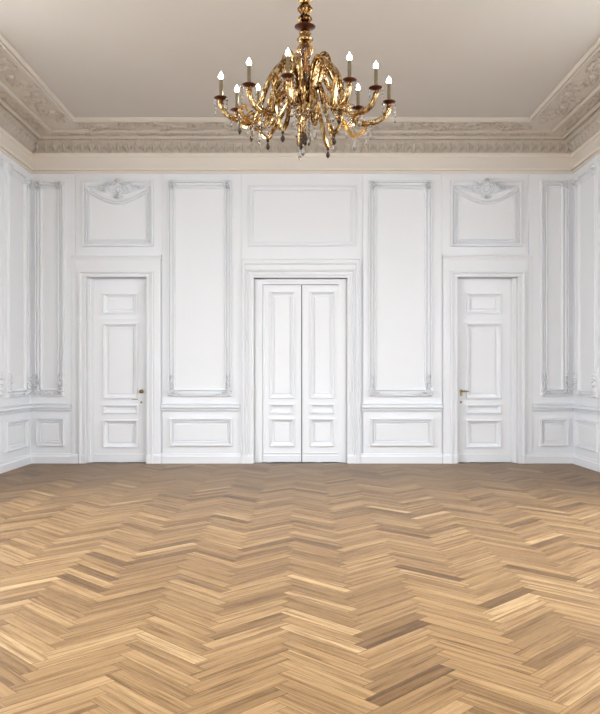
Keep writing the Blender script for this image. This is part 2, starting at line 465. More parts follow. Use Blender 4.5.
# over-door boxes with swag
def overdoor(px0, px1, label):
    base = H_OVER; c = (X(px0)+X(px1))/2
    bm = bmesh.new()
    frame(bm, back, X(px0), X(px1), Z(247), Z(180.6), [(0,0),(0,.030),(.008,.038),(.024,.036),(.032,.014),(.033,0)], base)
    frame(bm, back, X(px0)+.05, X(px1)-.05, Z(247)+.05, Z(180.6)-.08, [(0,.0),(0,.020),(.008,.028),(.014,.024),(.015,.002),(.022,.002),(.024,.012),(.036,.012),(.037,.002),(.043,.002),(.044,.024),(.054,.020),(.056,0)], base)
    t = trim(bm, label, 'wall panel moulding')
    # bead row along the bottom
    b2 = bmesh.new(); n = 22
    for i in range(n): rbead(b2, back, X(px0)+.12+(X(px1)-X(px0)-.24)*i/(n-1), Z(247)+.077, .011, base+.006)
    link('bead_row', b2, WHITE, t, smooth=True)
    # small corner squares
    for sx, x in ((1, X(px0)), (-1, X(px1))):
        b2 = bmesh.new(); cx, cz = x+sx*.075, Z(247)+.075
        rbead(b2, back, cx, cz, .016, base+.012)
        for a in range(4): rleaf(b2, back, cx, cz, a*PI/2+PI/4, .045, .012, base+.010, .016)
        link('corner_ornament', b2, WHITE, t, smooth=True)
    # swag: crescent ground with carved rim
    zt = Z(186.6); hw = (X(px1)-X(px0))/2-.055; zlow = Z(203.6); zend = Z(189.6)
    N = 28
    def arc(s): return zlow + (zend-zlow)*abs(s)**1.75
    b2 = bmesh.new(); prev = None
    for i in range(N+1):
        s = -1 + 2*i/N
        row = [b2.verts.new(back(c+s*hw, zt, base+.004)), b2.verts.new(back(c+s*hw, zt, base+.012)),
               b2.verts.new(back(c+s*hw, arc(s), base+.012)), b2.verts.new(back(c+s*hw, arc(s), base+.004))]
        if prev:
            for k in range(3): quad(b2, prev[k], prev[k+1], row[k+1], row[k])
        prev = row
    link('swag_ground', b2, WHITE, t)
    b2 = bmesh.new()
    pts = [(c+s*hw, arc(s)) for s in [-1+2*i/N for i in range(N+1)]]
    rtube(b2, back, pts, .018, .018, base+.006, 2.6)
    pts2 = [(x, z+.034) for x, z in pts[2:-2]]
    rtube(b2, back, pts2, .007, .007, base+.010, 3)
    for i in range(3, N-2, 1):
        s = -1+2*i/N; rbead(b2, back, c+s*hw, arc(s)+.019, .008, base+.026)
    link('swag_rim', b2, WHITE, t, smooth=True)
    BK = lambda u, z, h: back(u, z, base+.010 + (h-base-.010)*1.5)
    b2 = bmesh.new(); hb = base+.010
    for sg in (-1, 1):
        for q, (dx, dz, R, sp) in enumerate(((.15, -.062, .036, 1), (.235, -.046, .028, -1), (.305, -.034, .020, 1), (.36, -.026, .014, -1))):
            rtube(b2, BK, spiral(c+sg*dx, zt+dz+.012, R, 1.25, PI*.5 if sp > 0 else -PI*.5, sg*sp), .0085, .005, hb)
            for a in range(3):
                rleaf(b2, BK, c+sg*dx, zt+dz+.012, (PI/2-sg*1.2)+sg*(a-1)*.9, R*1.7, .010, hb, .014)
        rtube(b2, BK, [(c+sg*x, zt-z) for x, z in ((.06,.10),(.11,.11),(.17,.085),(.22,.07),(.28,.045),(.34,.03),(.40,.02))], .009, .004, hb)
        for q in range(5):
            rleaf(b2, BK, c+sg*(.08+.06*q), zt-.10+.014*q, PI/2-sg*(1.4), .05, .010, hb, .012)
    link('scrollwork', b2, WHITE, t, smooth=True)
    # cartouche
    b2 = bmesh.new(); hb = base+.016; cz = zt-.045; nv0 = 0
    ring = [(c+.045*math.cos(a), cz+.058*math.sin(a)) for a in [i*2*PI/20 for i in range(21)]]
    rtube(b2, BK, ring, .013, .013, hb, 1.2)
    dome = [(c+.012*math.cos(a), cz+.022*math.sin(a)) for a in [i*2*PI/12 for i in range(13)]]
    rtube(b2, BK, dome, .014, .014, hb, 1.3)
    for sg in (-1, 1):
        rtube(b2, BK, spiral(c+sg*.098, cz-.005, .046, 1.3, PI*.5, -sg), .013, .007, hb, 1.2)
        rtube(b2, BK, spiral(c+sg*.06, cz+.075, .026, 1.2, PI*.2 if sg > 0 else PI*.8, sg), .010, .005, hb, 1.2)
        rtube(b2, BK, spiral(c+sg*.045, cz-.085, .026, 1.2, PI*.5, sg), .010, .005, hb, 1.2)
        for a in range(5):
            rleaf(b2, BK, c+sg*.10, cz+.01, PI/2-sg*(.1+.5*a), .085, .014, hb, .020)
        rtube(b2, BK, [(c+sg*x, cz+z) for x, z in ((.13,-.03),(.155,.0),(.15,.05),(.12,.075),(.085,.09),(.05,.115),(0,.135))], .009, .008, hb)
    for a in range(7):
        rleaf(b2, BK, c, cz+.066, PI/2+(a-3)*.38, .075 - abs(a-3)*.008, .012, hb, .022, bend=-(a-3)*.1)
    for a in range(5):
        rleaf(b2, BK, c, cz-.06, -PI/2+(a-2)*.4, .07, .012, hb, .020)
    for v in b2.verts: v.co.x = c+(v.co.x-c)*1.2; v.co.z = cz+(v.co.z-cz)*1.12
    link('cartouche', b2, WHITE, t, smooth=True)
overdoor(82.8, 153.8, 'panel moulding with carved swag above the left door')
overdoor(450.2, 521.2, 'panel moulding with carved swag above the right door')

# door casings
def casing_single(px0, px1, label):
    u0, u1, z1 = X(px0), X(px1), Z(277.6)
    bm = bmesh.new()
    k = K
    uframe(bm, back, u0, u1, z1, [(0,0,-.10),(0,0,.034),(.006,.006,.044),(.022,.022,.046),(.028,.028,.036),(.062,.05,.036),
                                  (.068,.056,.056),(.084,.07,.062),(.098,.082,.058),(.104,.086,.028),
                                  (10.2*k,17.5*k,.028),(10.4*k,17.7*k,.034),(14*k,18*k,.034),(14.4*k,18.2*k,.022),(14.5*k,18.3*k,0)])
    run(bm, back, u0-15.0*k, u1+15.0*k, [(Z(259.6),0),(Z(259.6),.030),(Z(258.6),.040),(Z(257.6),.046),(Z(257),.058),(Z(255.8),.062),(Z(255.3),.058),(Z(255.3),0)])
    t = trim(bm, label, 'door casing')
    b2 = bmesh.new()
    for a, b in ((u0-14.8*k, u0-.002), (u1+.002, u1+14.8*k)):
        run(b2, back, a, b, [(0,0),(0,.070),(Z(456),.070),(Z(454.6),.064),(Z(454),.04),(Z(454),0)])
    link('plinth_block', b2, WHITE, t)
casing_single(87, 147, 'white moulded casing around the left door')
casing_single(457, 517, 'white moulded casing around the right door')
bm = bmesh.new(); k = K
uframe(bm, back, X(254), X(347), Z(278.2), [(0,0,-.10),(0,0,.02),(.006,.006,.030),(.026,.03,.032),(.032,.036,.040),(.05,.05,.042),
        (5.5*k,6.2*k,.026),(6*k,6.6*k,.044),(7*k,8*k,.052),(7.6*k,9*k,.036),(9*k,13*k,.036),(9.4*k,13.6*k,.056),(10.4*k,14.6*k,.060),(10.9*k,15.2*k,.044),
        (12*k,18*k,.044),(12.4*k,18.6*k,.058),(13.0*k,19.6*k,.058),(13.0*k,19.8*k,0)])
t = trim(bm, 'wide stepped white casing around the central double door', 'door casing')
b2 = bmesh.new()
for a, b in ((X(254)-12.8*k, X(254)-.002), (X(347)+.002, X(347)+12.8*k)):
    run(b2, back, a, b, [(0,0),(0,.068),(Z(456),.068),(Z(454.6),.060),(Z(454),.05),(Z(454),0)])
link('plinth_block', b2, WHITE, t)

# chair rails
def rail_prof(b):
    return [(Z(y), b+o) for y, o in ((411.2, 0), (411.0, .006), (410.3, .008), (410.2, .040), (408.9, .022), (408.6, .0015), (407.5, .0015), (407.4, .066),
                                     (406.8, .064), (405.8, .056), (405.1, .046), (405.0, .0015), (404.1, .0015), (404.0, .034), (403.2, .030), (403.0, 0))]
for a, b, h, lab in ((31, 72, H_CORNER, 'short chair rail left of the left door'), (162.2, 240, H_TALL, 'chair rail between the left door and the double door'),
                     (361.5, 441.8, H_TALL, 'chair rail between the double door and the right door'), (532, 573, H_CORNER, 'short chair rail right of the right door')):
    bm = bmesh.new(); run(bm, back, X(a), X(b), rail_prof(h)); trim(bm, lab, 'chair rail')
for M, s in ((left, 'left'), (right, 'right')):
    bm = bmesh.new(); pr = rail_prof(0)
    segs = []; p = REAR
    for q in SIDEWIN: segs.append((p, q[0]-.14)); p = q[1]+.14
    segs.append((p, D-.03))
    for a, b in segs: run(bm, M, a, b, pr)
    trim(bm, 'chair rail along the %s side wall' % s, 'chair rail')

# baseboards
def base_prof(b): return [(0,b),(0,b+.030),(Z(456.4),b+.030),(Z(455.6),b+.024),(Z(455.2),b+.016),(Z(453.6),b+.014),(Z(453.2),b+.006),(Z(453.2),b)]
bm = bmesh.new()
for a, b, h in ((31, 72.2, H_CORNER), (162.2, 240.8, H_TALL), (360.2, 441.8, H_TALL), (531.8, 573, H_CORNER)):
    run(bm, back, X(a), X(b), base_prof(h))
S(link('baseboard_back', bm, WHITE), 'white baseboard along the back wall between the doors', 'baseboard')
for M, s in ((left, 'left'), (right, 'right')):
    bm = bmesh.new(); run(bm, M, REAR, D-.03, base_prof(0))
    S(link('baseboard_'+s, bm, WHITE), 'white baseboard along the %s side wall' % s, 'baseboard')

# side wall panels
side_bays = [(D-.95, D-.18, 'beside the corner'), (D-1.93, D-1.16, 'second from the corner')]
for M, s in ((left, 'left'), (right, 'right')):
    for a, b, w in side_bays:
        tall_panel(M, a, b, Z(396), Z(181.6), 0, 'tall panel moulding on the %s side wall, %s' % (s, w))
        wainscot(M, a, b, Z(445.8), Z(418), 0, 'low wainscot moulding on the %s side wall, %s' % (s, w))

# ------------------------------------------------------------------ CORNICE (one per wall, mitred)
ez = lambda v: EYE + v
CP = [(0.0, ez(2.86)), (.024, ez(2.865)), (.030, ez(2.882)), (.010, ez(2.884)), (.010, ez(2.892)), (.046, ez(2.894)), (.060, ez(2.915)), (.060, ez(2.93)), (.012, ez(2.936)), (.008, ez(3.09)),
      (.030, ez(3.10)), (.040, ez(3.12)), (.040, ez(3.135)), (.014, ez(3.140)), (.020, ez(3.15)), (.035, ez(3.20)), (.09, ez(3.265)), (.140, ez(3.282)), (.145, ez(3.29)), (.145, ez(3.32)), (.185, ez(3.322)),
      (.190, ez(3.292)), (.214, ez(3.288)), (.226, ez(3.300)), (.228, ez(3.332)), (.385, ez(3.332)),
      (.388, ez(3.312)), (.420, ez(3.300)), (.452, ez(3.312)), (.455, ez(3.337)), (.815, ez(3.337)),
      (.818, ez(3.312)), (.836, ez(3.306)), (.848, ez(3.312)), (.849, ez(3.345)), (.858, ez(3.345)), (.859, ez(3.318)), (.872, ez(3.318)), (.890, ez(3.34)), (.890, CEIL)]
def cornice(side):
    bm = bmesh.new(); A = []; B = []
    for a, z in CP:
        if side == 'back': p, q = (-W+a, D-a, z), (W-a, D-a, z)
        elif side == 'left': p, q = (-W+a, REAR+a, z), (-W+a, D-a, z)
        elif side == 'right': p, q = (W-a, REAR+a, z), (W-a, D-a, z)
        else: p, q = (-W+a, REAR+a, z), (W-a, REAR+a, z)
        A.append(bm.verts.new(p)); B.append(bm.verts.new(q))
    for i in range(len(CP)-1):
        f = quad(bm, A[i], A[i+1], B[i+1], B[i])
        f.material_index = 1 if i < 14 else 0
    lab = {'back': 'along the top of the back wall', 'left': 'running up to the left corner', 'right': 'running up to the right corner', 'rear': 'above the added windows behind the viewer'}[side]
    global tn
    tn += 1
    return S(link('trim_%d' % tn, bm, [CREAM, FRIEZE]), 'carved beige plaster cornice ' + lab, 'cornice')

def soffit_map(side, zc):
    # local (s along wall, a inset, h downwards)
    if side == 'back': return lambda s, a, h: Vector((s, D-a, zc-h))
    if side == 'rear': return lambda s, a, h: Vector((s, REAR+a, zc-h))
    if side == 'left': return lambda s, a, h: Vector((-W+a, s, zc-h))
    return lambda s, a, h: Vector((W-a, s, zc-h))
def face_map(side, a0, slope, z0):
    M = {'back': back, 'rear': rear, 'left': left, 'right': right}[side]
    return lambda s, z, h: M(s, z, h + a0 + slope*max(0, z-z0))

for side in ('back', 'left', 'right', 'rear'):
    t = cornice(side)
    s0, s1 = (-W, W) if side in ('back', 'rear') else (REAR, D)
    # dentil beads at the top of the leaf band
    b2 = bmesh.new(); M = face_map(side, .140, 0, 0); n = int((s1-s0-.16)/.046)
    for i in range(n):
        s = s0+.08+(s1-s0-.16)*(i+.5)/n
        boxm(b2, M, s-.0135, s+.0135, ez(3.284), ez(3.318), 0, .034)
    link('bead_row', b2, CREAM, t)
    # leaf band
    b2 = bmesh.new(); M = face_map(side, .012, .62, ez(3.165)); n = int((s1-s0-.08)/.125)
    for i in range(n):
        s = s0+.04+(s1-s0-.08)*(i+.5)/n
        rleaf(b2, M, s, ez(3.148), PI/2, .128, .026, .002, .030, 0)
        for sg in (-1, 1):
            rleaf(b2, M, s+sg*.012, ez(3.148), PI/2-sg*.45, .10, .014, .002, .022, bend=-sg*.5)
            rtube(b2, M, [(s+sg*.0625, ez(3.150)), (s+sg*.055, ez(3.19)), (s+sg*.045, ez(3.235)), (s+sg*.020, ez(3.268))], .007, .006, .002)
        rbead(b2, M, s+.0625, ez(3.25), .016, .002)
    link('leaf_band', b2, CREAM, t, smooth=True)
    # small running ornament on the inner soffit band
    b2 = bmesh.new(); M = soffit_map(side, ez(3.332)); a0 = .318; st = .18
    n = int((s1-s0-.9)/st)
    for i in range(n):
        s = s0+.45+(s1-s0-.9)*(i+.5)/n; sg = 1 if i % 2 else -1
        rtube(b2, M, spiral(s, a0, .042, 1.2, 0 if sg > 0 else PI, sg, 12), .009, .006, 0)
        for a in range(3): rleaf(b2, M, s, a0, sg*(.6+a*1.1), .066, .014, 0, .014)
        rbead(b2, M, s+st*.5, a0, .017, 0)
    for q in range(int((s1-s0-.4)/.05)):
        rbead(b2, M, s0+.2+.05*q, .246, .013, 0)
    link('running_ornament', b2, CREAM, t, smooth=True)
    # rinceau scroll on the wide soffit band
    b2 = bmesh.new(); M = soffit_map(side, ez(3.337)); st = .46
    n = int((s1-s0-1.7)/st); a0 = .64
    for i in range(n):
        s = s0+.85+(s1-s0-1.7)*(i+.5)/n; sg = 1 if i % 2 else -1
        cz = a0+sg*.025
        rtube(b2, M, spiral(s, cz, .105, 1.5, PI if sg > 0 else 0, -sg, 22, .12), .015, .008, 0)
        rtube(b2, M, [(s-st*.5, a0-sg*.01), (s-st*.38, a0-sg*.06), (s-st*.2, a0-sg*.09), (s, a0-sg*.085), (s+st*.2, a0-sg*.02), (s+st*.42, a0+sg*.05)], .014, .011, 0)
        rbead(b2, M, s, cz, .026, 0)
        for a in range(9):
            an = a*2*PI/9
            rleaf(b2, M, s+.085*math.cos(an), cz+.085*math.sin(an), an+.5*sg, .075, .020, 0, .018, bend=.8*sg)
        for a in range(3):
            rleaf(b2, M, s+st*.5, a0, PI/2*sg+(a-1)*.7, .11, .022, 0, .020)
            rleaf(b2, M, s-st*.3, a0-sg*.06, -PI/2*sg+(a-1)*.8, .07, .018, 0, .016)
    link('scroll_relief', b2, CREAM, t, smooth=True)

# ------------------------------------------------------------------ DOORS
P_DOOR = [(-.022, 0), (-.022, .014), (-.015, .022), (-.002, .022), (.003, .006), (.004, -.010), (.016, -.018), (.026, -.020), (.028, -.040)]
def door_leaf(name, M, u0, u1, z0, z1, holes, h, parent=None, label=None, cat='door'):
    bm = bmesh.new()
    plate(bm, M, u0, u1, z0, z1, holes, h, .040*AMP, edge=.075)
    o = link(name, bm, DOORW, parent)
    for q in holes:
        b2 = bmesh.new(); frame(b2, M, q[0], q[1], q[2], q[3], P_DOOR, h)
        i = .045
        if q[3]-q[2] > .25:
            frame(b2, M, q[0]+i, q[1]-i, q[2]+i, q[3]-i, [(0, -.040), (.014, -.026)], h)
            a = i+.014
            b2.faces.new([b2.verts.new(M(*p, h-.026*AMP)) for p in ((q[0]+a,q[2]+a),(q[1]-a,q[2]+a),(q[1]-a,q[3]-a),(q[0]+a,q[3]-a))])
        link('panel_moulding', b2, DOORW, o)
    return o

def single_door(idx, px0, px1, mirror, label):
    u0, u1 = X(px0)+.001, X(px1)-.001; z1 = Z(277.6)-.002
    # leaf sits beside a moulded jamb strip
    js = 5.0*K
    if mirror: l0, l1 = u0, u1-js
    else: l0, l1 = u0+js, u1
    h = -.048
    def hx(a): return X(a) if not mirror else X(604-a)
    def hole(a, b, c, d):
        p, q = sorted((hx(a), hx(b))); return (p, q, Z(d), Z(c))
    holes = [hole(103.4, 135.4, 294.4, 312.4), hole(103.4, 135.8, 324.6, 397.6), hole(103, 136, 406, 412.6), hole(103.4, 135.8, 421.4, 446.8)]
    d = door_leaf('door_%d' % idx, back, l0+.0015, l1-.0005, .006, z1-.02, holes, h)
    S(d, label, 'door')
    # extra rail line
    b2 = bmesh.new(); p, q = sorted((hx(99.5), hx(140)))
    run(b2, back, p, q, [(Z(319.8), h), (Z(319.8), h+.008), (Z(319.2), h+.012), (Z(318.6), h+.008), (Z(318.6), h)])
    link('rail_bead', b2, DOORW, d)
    b2 = bmesh.new(); run(b2, back, l0+.02, l1-.01, [(Z(463)+.008, h), (Z(463)+.008, h+.010), (Z(454.6), h+.010), (Z(454.2), h)])
    link('kick_rail', b2, DOORW, d)
    # jamb
    b2 = bmesh.new()
    if mirror: a, b = l1+.003, u1+.003
    else: a, b = u0-.003, l0-.001
    boxm(b2, back, a, b, .004, z1, -.12, -.034); boxm(b2, back, *((a+.022, b-.004) if mirror else (a+.004, b-.022)), .004, z1-.004, -.036, -.004)
    boxm(b2, back, l0 if not mirror else u0, l1 if not mirror else l1, z1-.019, z1+.001, -.12, -.045)
    boxm(b2, back, u0, u1, .004, z1, -.150, -.125)
    global tn
    tn += 1
    S(link('trim_%d' % tn, b2, DOORW), 'white jamb strip beside the leaf of the %s door' % ('right' if mirror else 'left'), 'door jamb')
    return d, h, hx

def disc(bm, M, x, z, r, h0, h1, n=20, dome=0.0):
    rings = []
    for rr, hh in ((r, h0), (r, h0+(h1-h0)*.6), (r*.85, h1), (r*.4, h1+dome)):
        rings.append([bm.verts.new(M(x+rr*math.cos(i*2*PI/n), z+rr*math.sin(i*2*PI/n), hh)) for i in range(n)])
    for a, b in zip(rings, rings[1:]):
        for i in range(n): quad(bm, a[i], a[(i+1)%n], b[(i+1)%n], b[i])
    bm.faces.new(rings[-1])

d1, h, hx = single_door(1, 87, 147, False, 'white panelled door at left with a round knob')
b2 = bmesh.new(); cx, cz = X(140.9), Z(391.5)
disc(b2, back, cx, cz, .028, h, h+.008)
disc(b2, back, cx, cz, .011, h+.004, h+.04)
bmesh.ops.create_uvsphere(b2, u_segments=18, v_segments=12, radius=.027, matrix=Matrix.Translation(back(cx, cz, h+.055)) @ Matrix.Scale(.75, 4, (0,1,0)))
link('door_knob', b2, HARD, d1, smooth=True)
def keyhole(par, x, z, h):
    b2 = bmesh.new(); disc(b2, back, x, z, .015, h, h+.006); e = link('keyhole_plate', b2, HARD, par, smooth=True)
    b3 = bmesh.new(); disc(b3, back, x, z+.003, .0045, h+.006, h+.0075, 12)
    boxm(b3, back, x-.002, x+.002, z-.009, z+.002, h+.006, h+.0075)
    link('keyhole', b3, DARK, e)
keyhole(d1, X(140.6), Z(402.4), h)
b2 = bmesh.new(); boxm(b2, back, X(131), X(137.4), Z(399.7), Z(398.7), h, h+.012)
bmesh.ops.bevel(b2, geom=b2.edges[:], offset=.003, segments=2, affect='EDGES'); link('latch_bar', b2, HARD, d1)

d3, h, hx = single_door(3, 457, 517, True, 'white panelled door at right with a lever handle')
b2 = bmesh.new(); cx, cz = X(461.8), Z(391.3)
boxm(b2, back, cx-.017, cx+.017, Z(396), Z(389.6), h, h+.008)
bmesh.ops.bevel(b2, geom=b2.edges[:], offset=.003, segments=2, affect='EDGES')
plate_o = link('handle_plate', b2, HARD, d3)

def sm3(P, n=6):
    P = [Vector(p) for p in P]; out = []
    for i in range(len(P)-1):
        p0 = P[max(0, i-1)]; p1 = P[i]; p2 = P[i+1]; p3 = P[min(len(P)-1, i+2)]
        for j in range(n):
            t = j/n
            out.append(0.5*((2*p1)+(-p0+p2)*t+(2*p0-5*p1+4*p2-p3)*t*t+(-p0+3*p1-3*p2+p3)*t**3))
    out.append(P[-1]); return out
def tube3(bm, pts, rad, seg=8, cap=True, lobes=0, twist=0.0, lob=.2):
    n = len(pts); up = None; prev = None
    for i, p in enumerate(pts):
        t = (pts[min(n-1, i+1)]-pts[max(0, i-1)]).normalized()
        if up is None:
            up = t.orthogonal().normalized()
        up = (up - t*up.dot(t)); up = up.normalized() if up.length > 1e-6 else t.orthogonal().normalized()
        side = t.cross(up)
        r = rad(i/(n-1)) if callable(rad) else rad
        tw = twist*i/(n-1)
        ring = [bm.verts.new(p + (up*math.cos(a+tw)+side*math.sin(a+tw))*(r*(1+(lob*math.cos(lobes*a) if lobes else 0)))) for a in [k*2*PI/seg for k in range(seg)]]
        if prev:
            for s in range(seg): quad(bm, prev[s], prev[(s+1)%seg], ring[(s+1)%seg], ring[s])
        elif cap: bm.faces.new(ring[::-1])
        prev = ring
    if cap: bm.faces.new(prev)
b2 = bmesh.new()
tube3(b2, [back(cx, cz, h+.006), back(cx, cz, h+.05)], .010, 10)
tube3(b2, sm3([back(cx-.006, cz, h+.048), back(cx+.03, cz+.004, h+.05), back(cx+.07, cz+.002, h+.05), back(cx+.102, cz-.003, h+.046)], 5), lambda t: .0105-.003*t, 10)
link('lever_handle', b2, HARD, d3, smooth=True)
keyhole(d3, X(461.7), Z(402.2), h)

# double door
d2 = bpy.data.objects.new('door_2', None); COL.objects.link(d2); d2.location = (X(301.2), D+.08, 0); 
S(d2, 'central white double door with two narrow panelled leaves', 'door')
inv = Matrix.Translation(-d2.location)
h = -.05
zt = Z(278.2)-.03
def chole(a, b, c, d): return (X(a), X(b), Z(d), Z(c))
for nm, a, b, pa, pb in (('left', 262.5, 301.3, 270.6, 293.4), ('right', 302.1, 341, 311.0, 333.6)):
    holes = [chole(pa, pb, 292.5, 397.4), chole(pa, pb, 405.4, 412.8), chole(pa, pb, 419.8, 445.6)]
    lf = door_leaf('door_leaf', back, X(a), X(b), .006, zt-.06, holes, h, None)
    lf.parent = d2; lf.matrix_parent_inverse = inv
    b2 = bmesh.new()
    frame(b2, back, X(a)+.004, X(b)-.004, Z(454), zt-.066, [(0,0),(0,.008),(.010,.012),(.018,.010),(.020,0)], h)
    run(b2, back, X(a)+.01, X(b)-.01, [(.012, h), (.012, h+.012), (Z(456), h+.012), (Z(455.4), h)])
    link('edge_moulding', b2, DOORW, lf)
b2 = bmesh.new(); boxm(b2, back, X(301.3)-.004, X(302.1)+.012, .008, zt-.062, h-.012, h-.006)  # dark strip set between the leaves, painted as the shade of the gap
o = link('leaf_gap_shade', b2, DARK, None); o.parent = d2; o.matrix_parent_inverse = inv
b2 = bmesh.new()
for a, b, hh in ((254.2, 258, -.02), (258, 262.3, -.036)):
    for s in (0, 1):
        p, q = (X(a), X(b)) if not s else (X(601-b)+.003*0, X(601-a))
        if s: p, q = X(347-(b-254)), X(347-(a-254))
        boxm(b2, back, p, q, .003, zt+.02, -.13, hh)
boxm(b2, back, X(262.3), X(338.7), zt-.052, zt+.026, -.13, -.036)
tn += 1
S(link('trim_%d' % tn, b2, DOORW), 'stepped white jamb lining inside the double door opening', 'door jamb')
# dark sheet added behind the doors so that gaps stay in shade
b2 = bmesh.new(); boxm(b2, back, -W, W, 0, CEIL, -T-.04, -T-.02); 
tn += 1
S(link('trim_%d' % tn, b2, DARK), 'dark sheet added behind the door gaps as their shade', 'backing')

# ------------------------------------------------------------------ CHANDELIER
DC = 5.3; KC = DC/F
def CX(px): return (px-302)*KC
def CZ(py): return EYE + (375-py)*KC
CC = Vector((CX(305), DC, 0))
ch = bpy.data.objects.new('chandelier', None); COL.objects.link(ch); ch.location = (CC.x, CC.y, CZ(60))
tag(ch, 'gilded glass chandelier with lit candle bulbs and crystal drops hanging from the ceiling', 'chandelier')
CHINV = Matrix.Translation(-ch.location)
def cpart(name, bm, m, par=None, smooth=True):
    o = link(name, bm, m, None, smooth)
    o.parent = par or ch
    if par is None: o.matrix_parent_inverse = CHINV
    return o
def lathe(bm, prof, c, n=20, flute=0.0, nf=10):
    rings = []
    for r, z in prof:
        rings.append([bm.verts.new((c[0]+r*(1+flute*math.cos(nf*a))*math.cos(a), c[1]+r*(1+flute*math.cos(nf*a))*math.sin(a), z)) for a in [i*2*PI/n for i in range(n)]])
    for a, b in zip(rings, rings[1:]):
        for i in range(n): quad(bm, a[i], a[(i+1)%n], b[(i+1)%n], b[i])
    for r in (rings[0], rings[-1]):
        bm.faces.new(r)
def PR(*pts): return [(w*KC, CZ(y)) for w, y in pts]

# stem above (upper baluster goes out of the frame to the ceiling)
b2 = bmesh.new()
lathe(b2, PR((2.5,24),(5,22),(6.5,20),(6,17),(3,15.5),(3.5,14.5),(6.8,11),(7,8),(4,5),(3,3.5),(6,1),(6.8,-2),(5,-6),(3,-8),(3,-12),(5.5,-15),(6,-19),(3,-23),(2,-26),(2,-40)), CC, 32, .10, 8)
cpart('stem', b2, DARKGOLD)
b2 = bmesh.new()
zc = CEIL
lathe(b2, [(.012, CZ(-38)), (.012, zc-.10), (.03, zc-.09), (.06, zc-.05), (.09, zc-.02), (.10, zc-.002), (.0, zc-.001)][:6], CC, 24)
cpart('ceiling_canopy', b2, DARKGOLD)
b2 = bmesh.new(); lathe(b2, PR((2,24.5),(9.6,26.2),(10.6,26.9),(9.8,27.6),(5,28.8),(2.5,30.5)), CC, 32)
cpart('stem_dish', b2, BRONZE)
b2 = bmesh.new(); lathe(b2, PR((2.5,30.2),(5.5,32),(6.2,34),(4,36),(7.6,38.5),(7.8,40.5),(5,42.5),(2.5,44)), CC, 32, .06, 8)
cpart('stem_knop', b2, GOLD)
b2 = bmesh.new(); lathe(b2, PR((3,43.6),(6,45.5),(8.4,49),(8.2,52),(6,57),(4.4,61),(4.2,64)), CC, 48, .09, 12)
cpart('glass_cup', b2, AMBER)
b2 = bmesh.new(); lathe(b2, PR((3.0,44),(3.4,60),(5,66),(8.5,76),(11.5,88),(12.5,97),(11.5,103),(6,107),(3.5,110),(5.5,113),(5.5,116),(2,119),(1,122)), CC, 60, .10, 12)
cpart('body', b2, GOLD)
b2 = bmesh.new(); lathe(b2, PR((9,97.5),(13.5,98.5),(14.5,100.5),(13,103),(9,105)), CC, 40, .05, 10)
cpart('receiver_bowl', b2, DARKGOLD)

# upright curled leaves round the body
for i in range(12):
    a = i*2*PI/12 + .13
    d = Vector((math.cos(a), math.sin(a), 0))
    top = (57 if i % 2 else 63)
    P = [(7, 98), (10, 84), (12.5, 72), (16, top+3), (21, top), (25.5, top+5), (26.5, top+12)]
    pts = sm3([Vector((CC.x, CC.y, CZ(y))) + d*(r*KC) for r, y in P], 5)
    b2 = bmesh.new(); tube3(b2, pts, lambda t: .0165*(1-.55*t)+.003, 16, True, 4, 1.0)
    cpart('curled_leaf', b2, GOLD if i % 3 else AMBER)

def drop(bm, p, ln, r):
    """faceted pendant hanging from p"""
    n = 6
    rings = [[bm.verts.new(p+Vector((rr*math.cos(k*2*PI/n), rr*math.sin(k*2*PI/n), -zz))) for k in range(n)] for rr, zz in ((r*.25, 0), (r*.8, ln*.35), (r, ln*.6), (r*.55, ln*.85))]
    for a, b in zip(rings, rings[1:]):
        for i in range(n): quad(bm, a[i], a[(i+1)%n], b[(i+1)%n], b[i])
    bm.faces.new(rings[0]); tip = bm.verts.new(p-Vector((0, 0, ln)))
    for i in range(n): bm.faces.new((rings[-1][i], rings[-1][(i+1)%n], tip))
def strand(bm, p, beads, ln, r):
    p = p.copy()
    for k in range(beads):
        drop(bm, p, .026, .009 if k % 2 else .012); p.z -= .027
    drop(bm, p, ln, r)

def crystal(p, beads, ln, r, m, par=None):
    b2 = bmesh.new(); strand(b2, p, beads, ln, r)
    return cpart('crystal_pendant', b2, m, par, smooth=False)

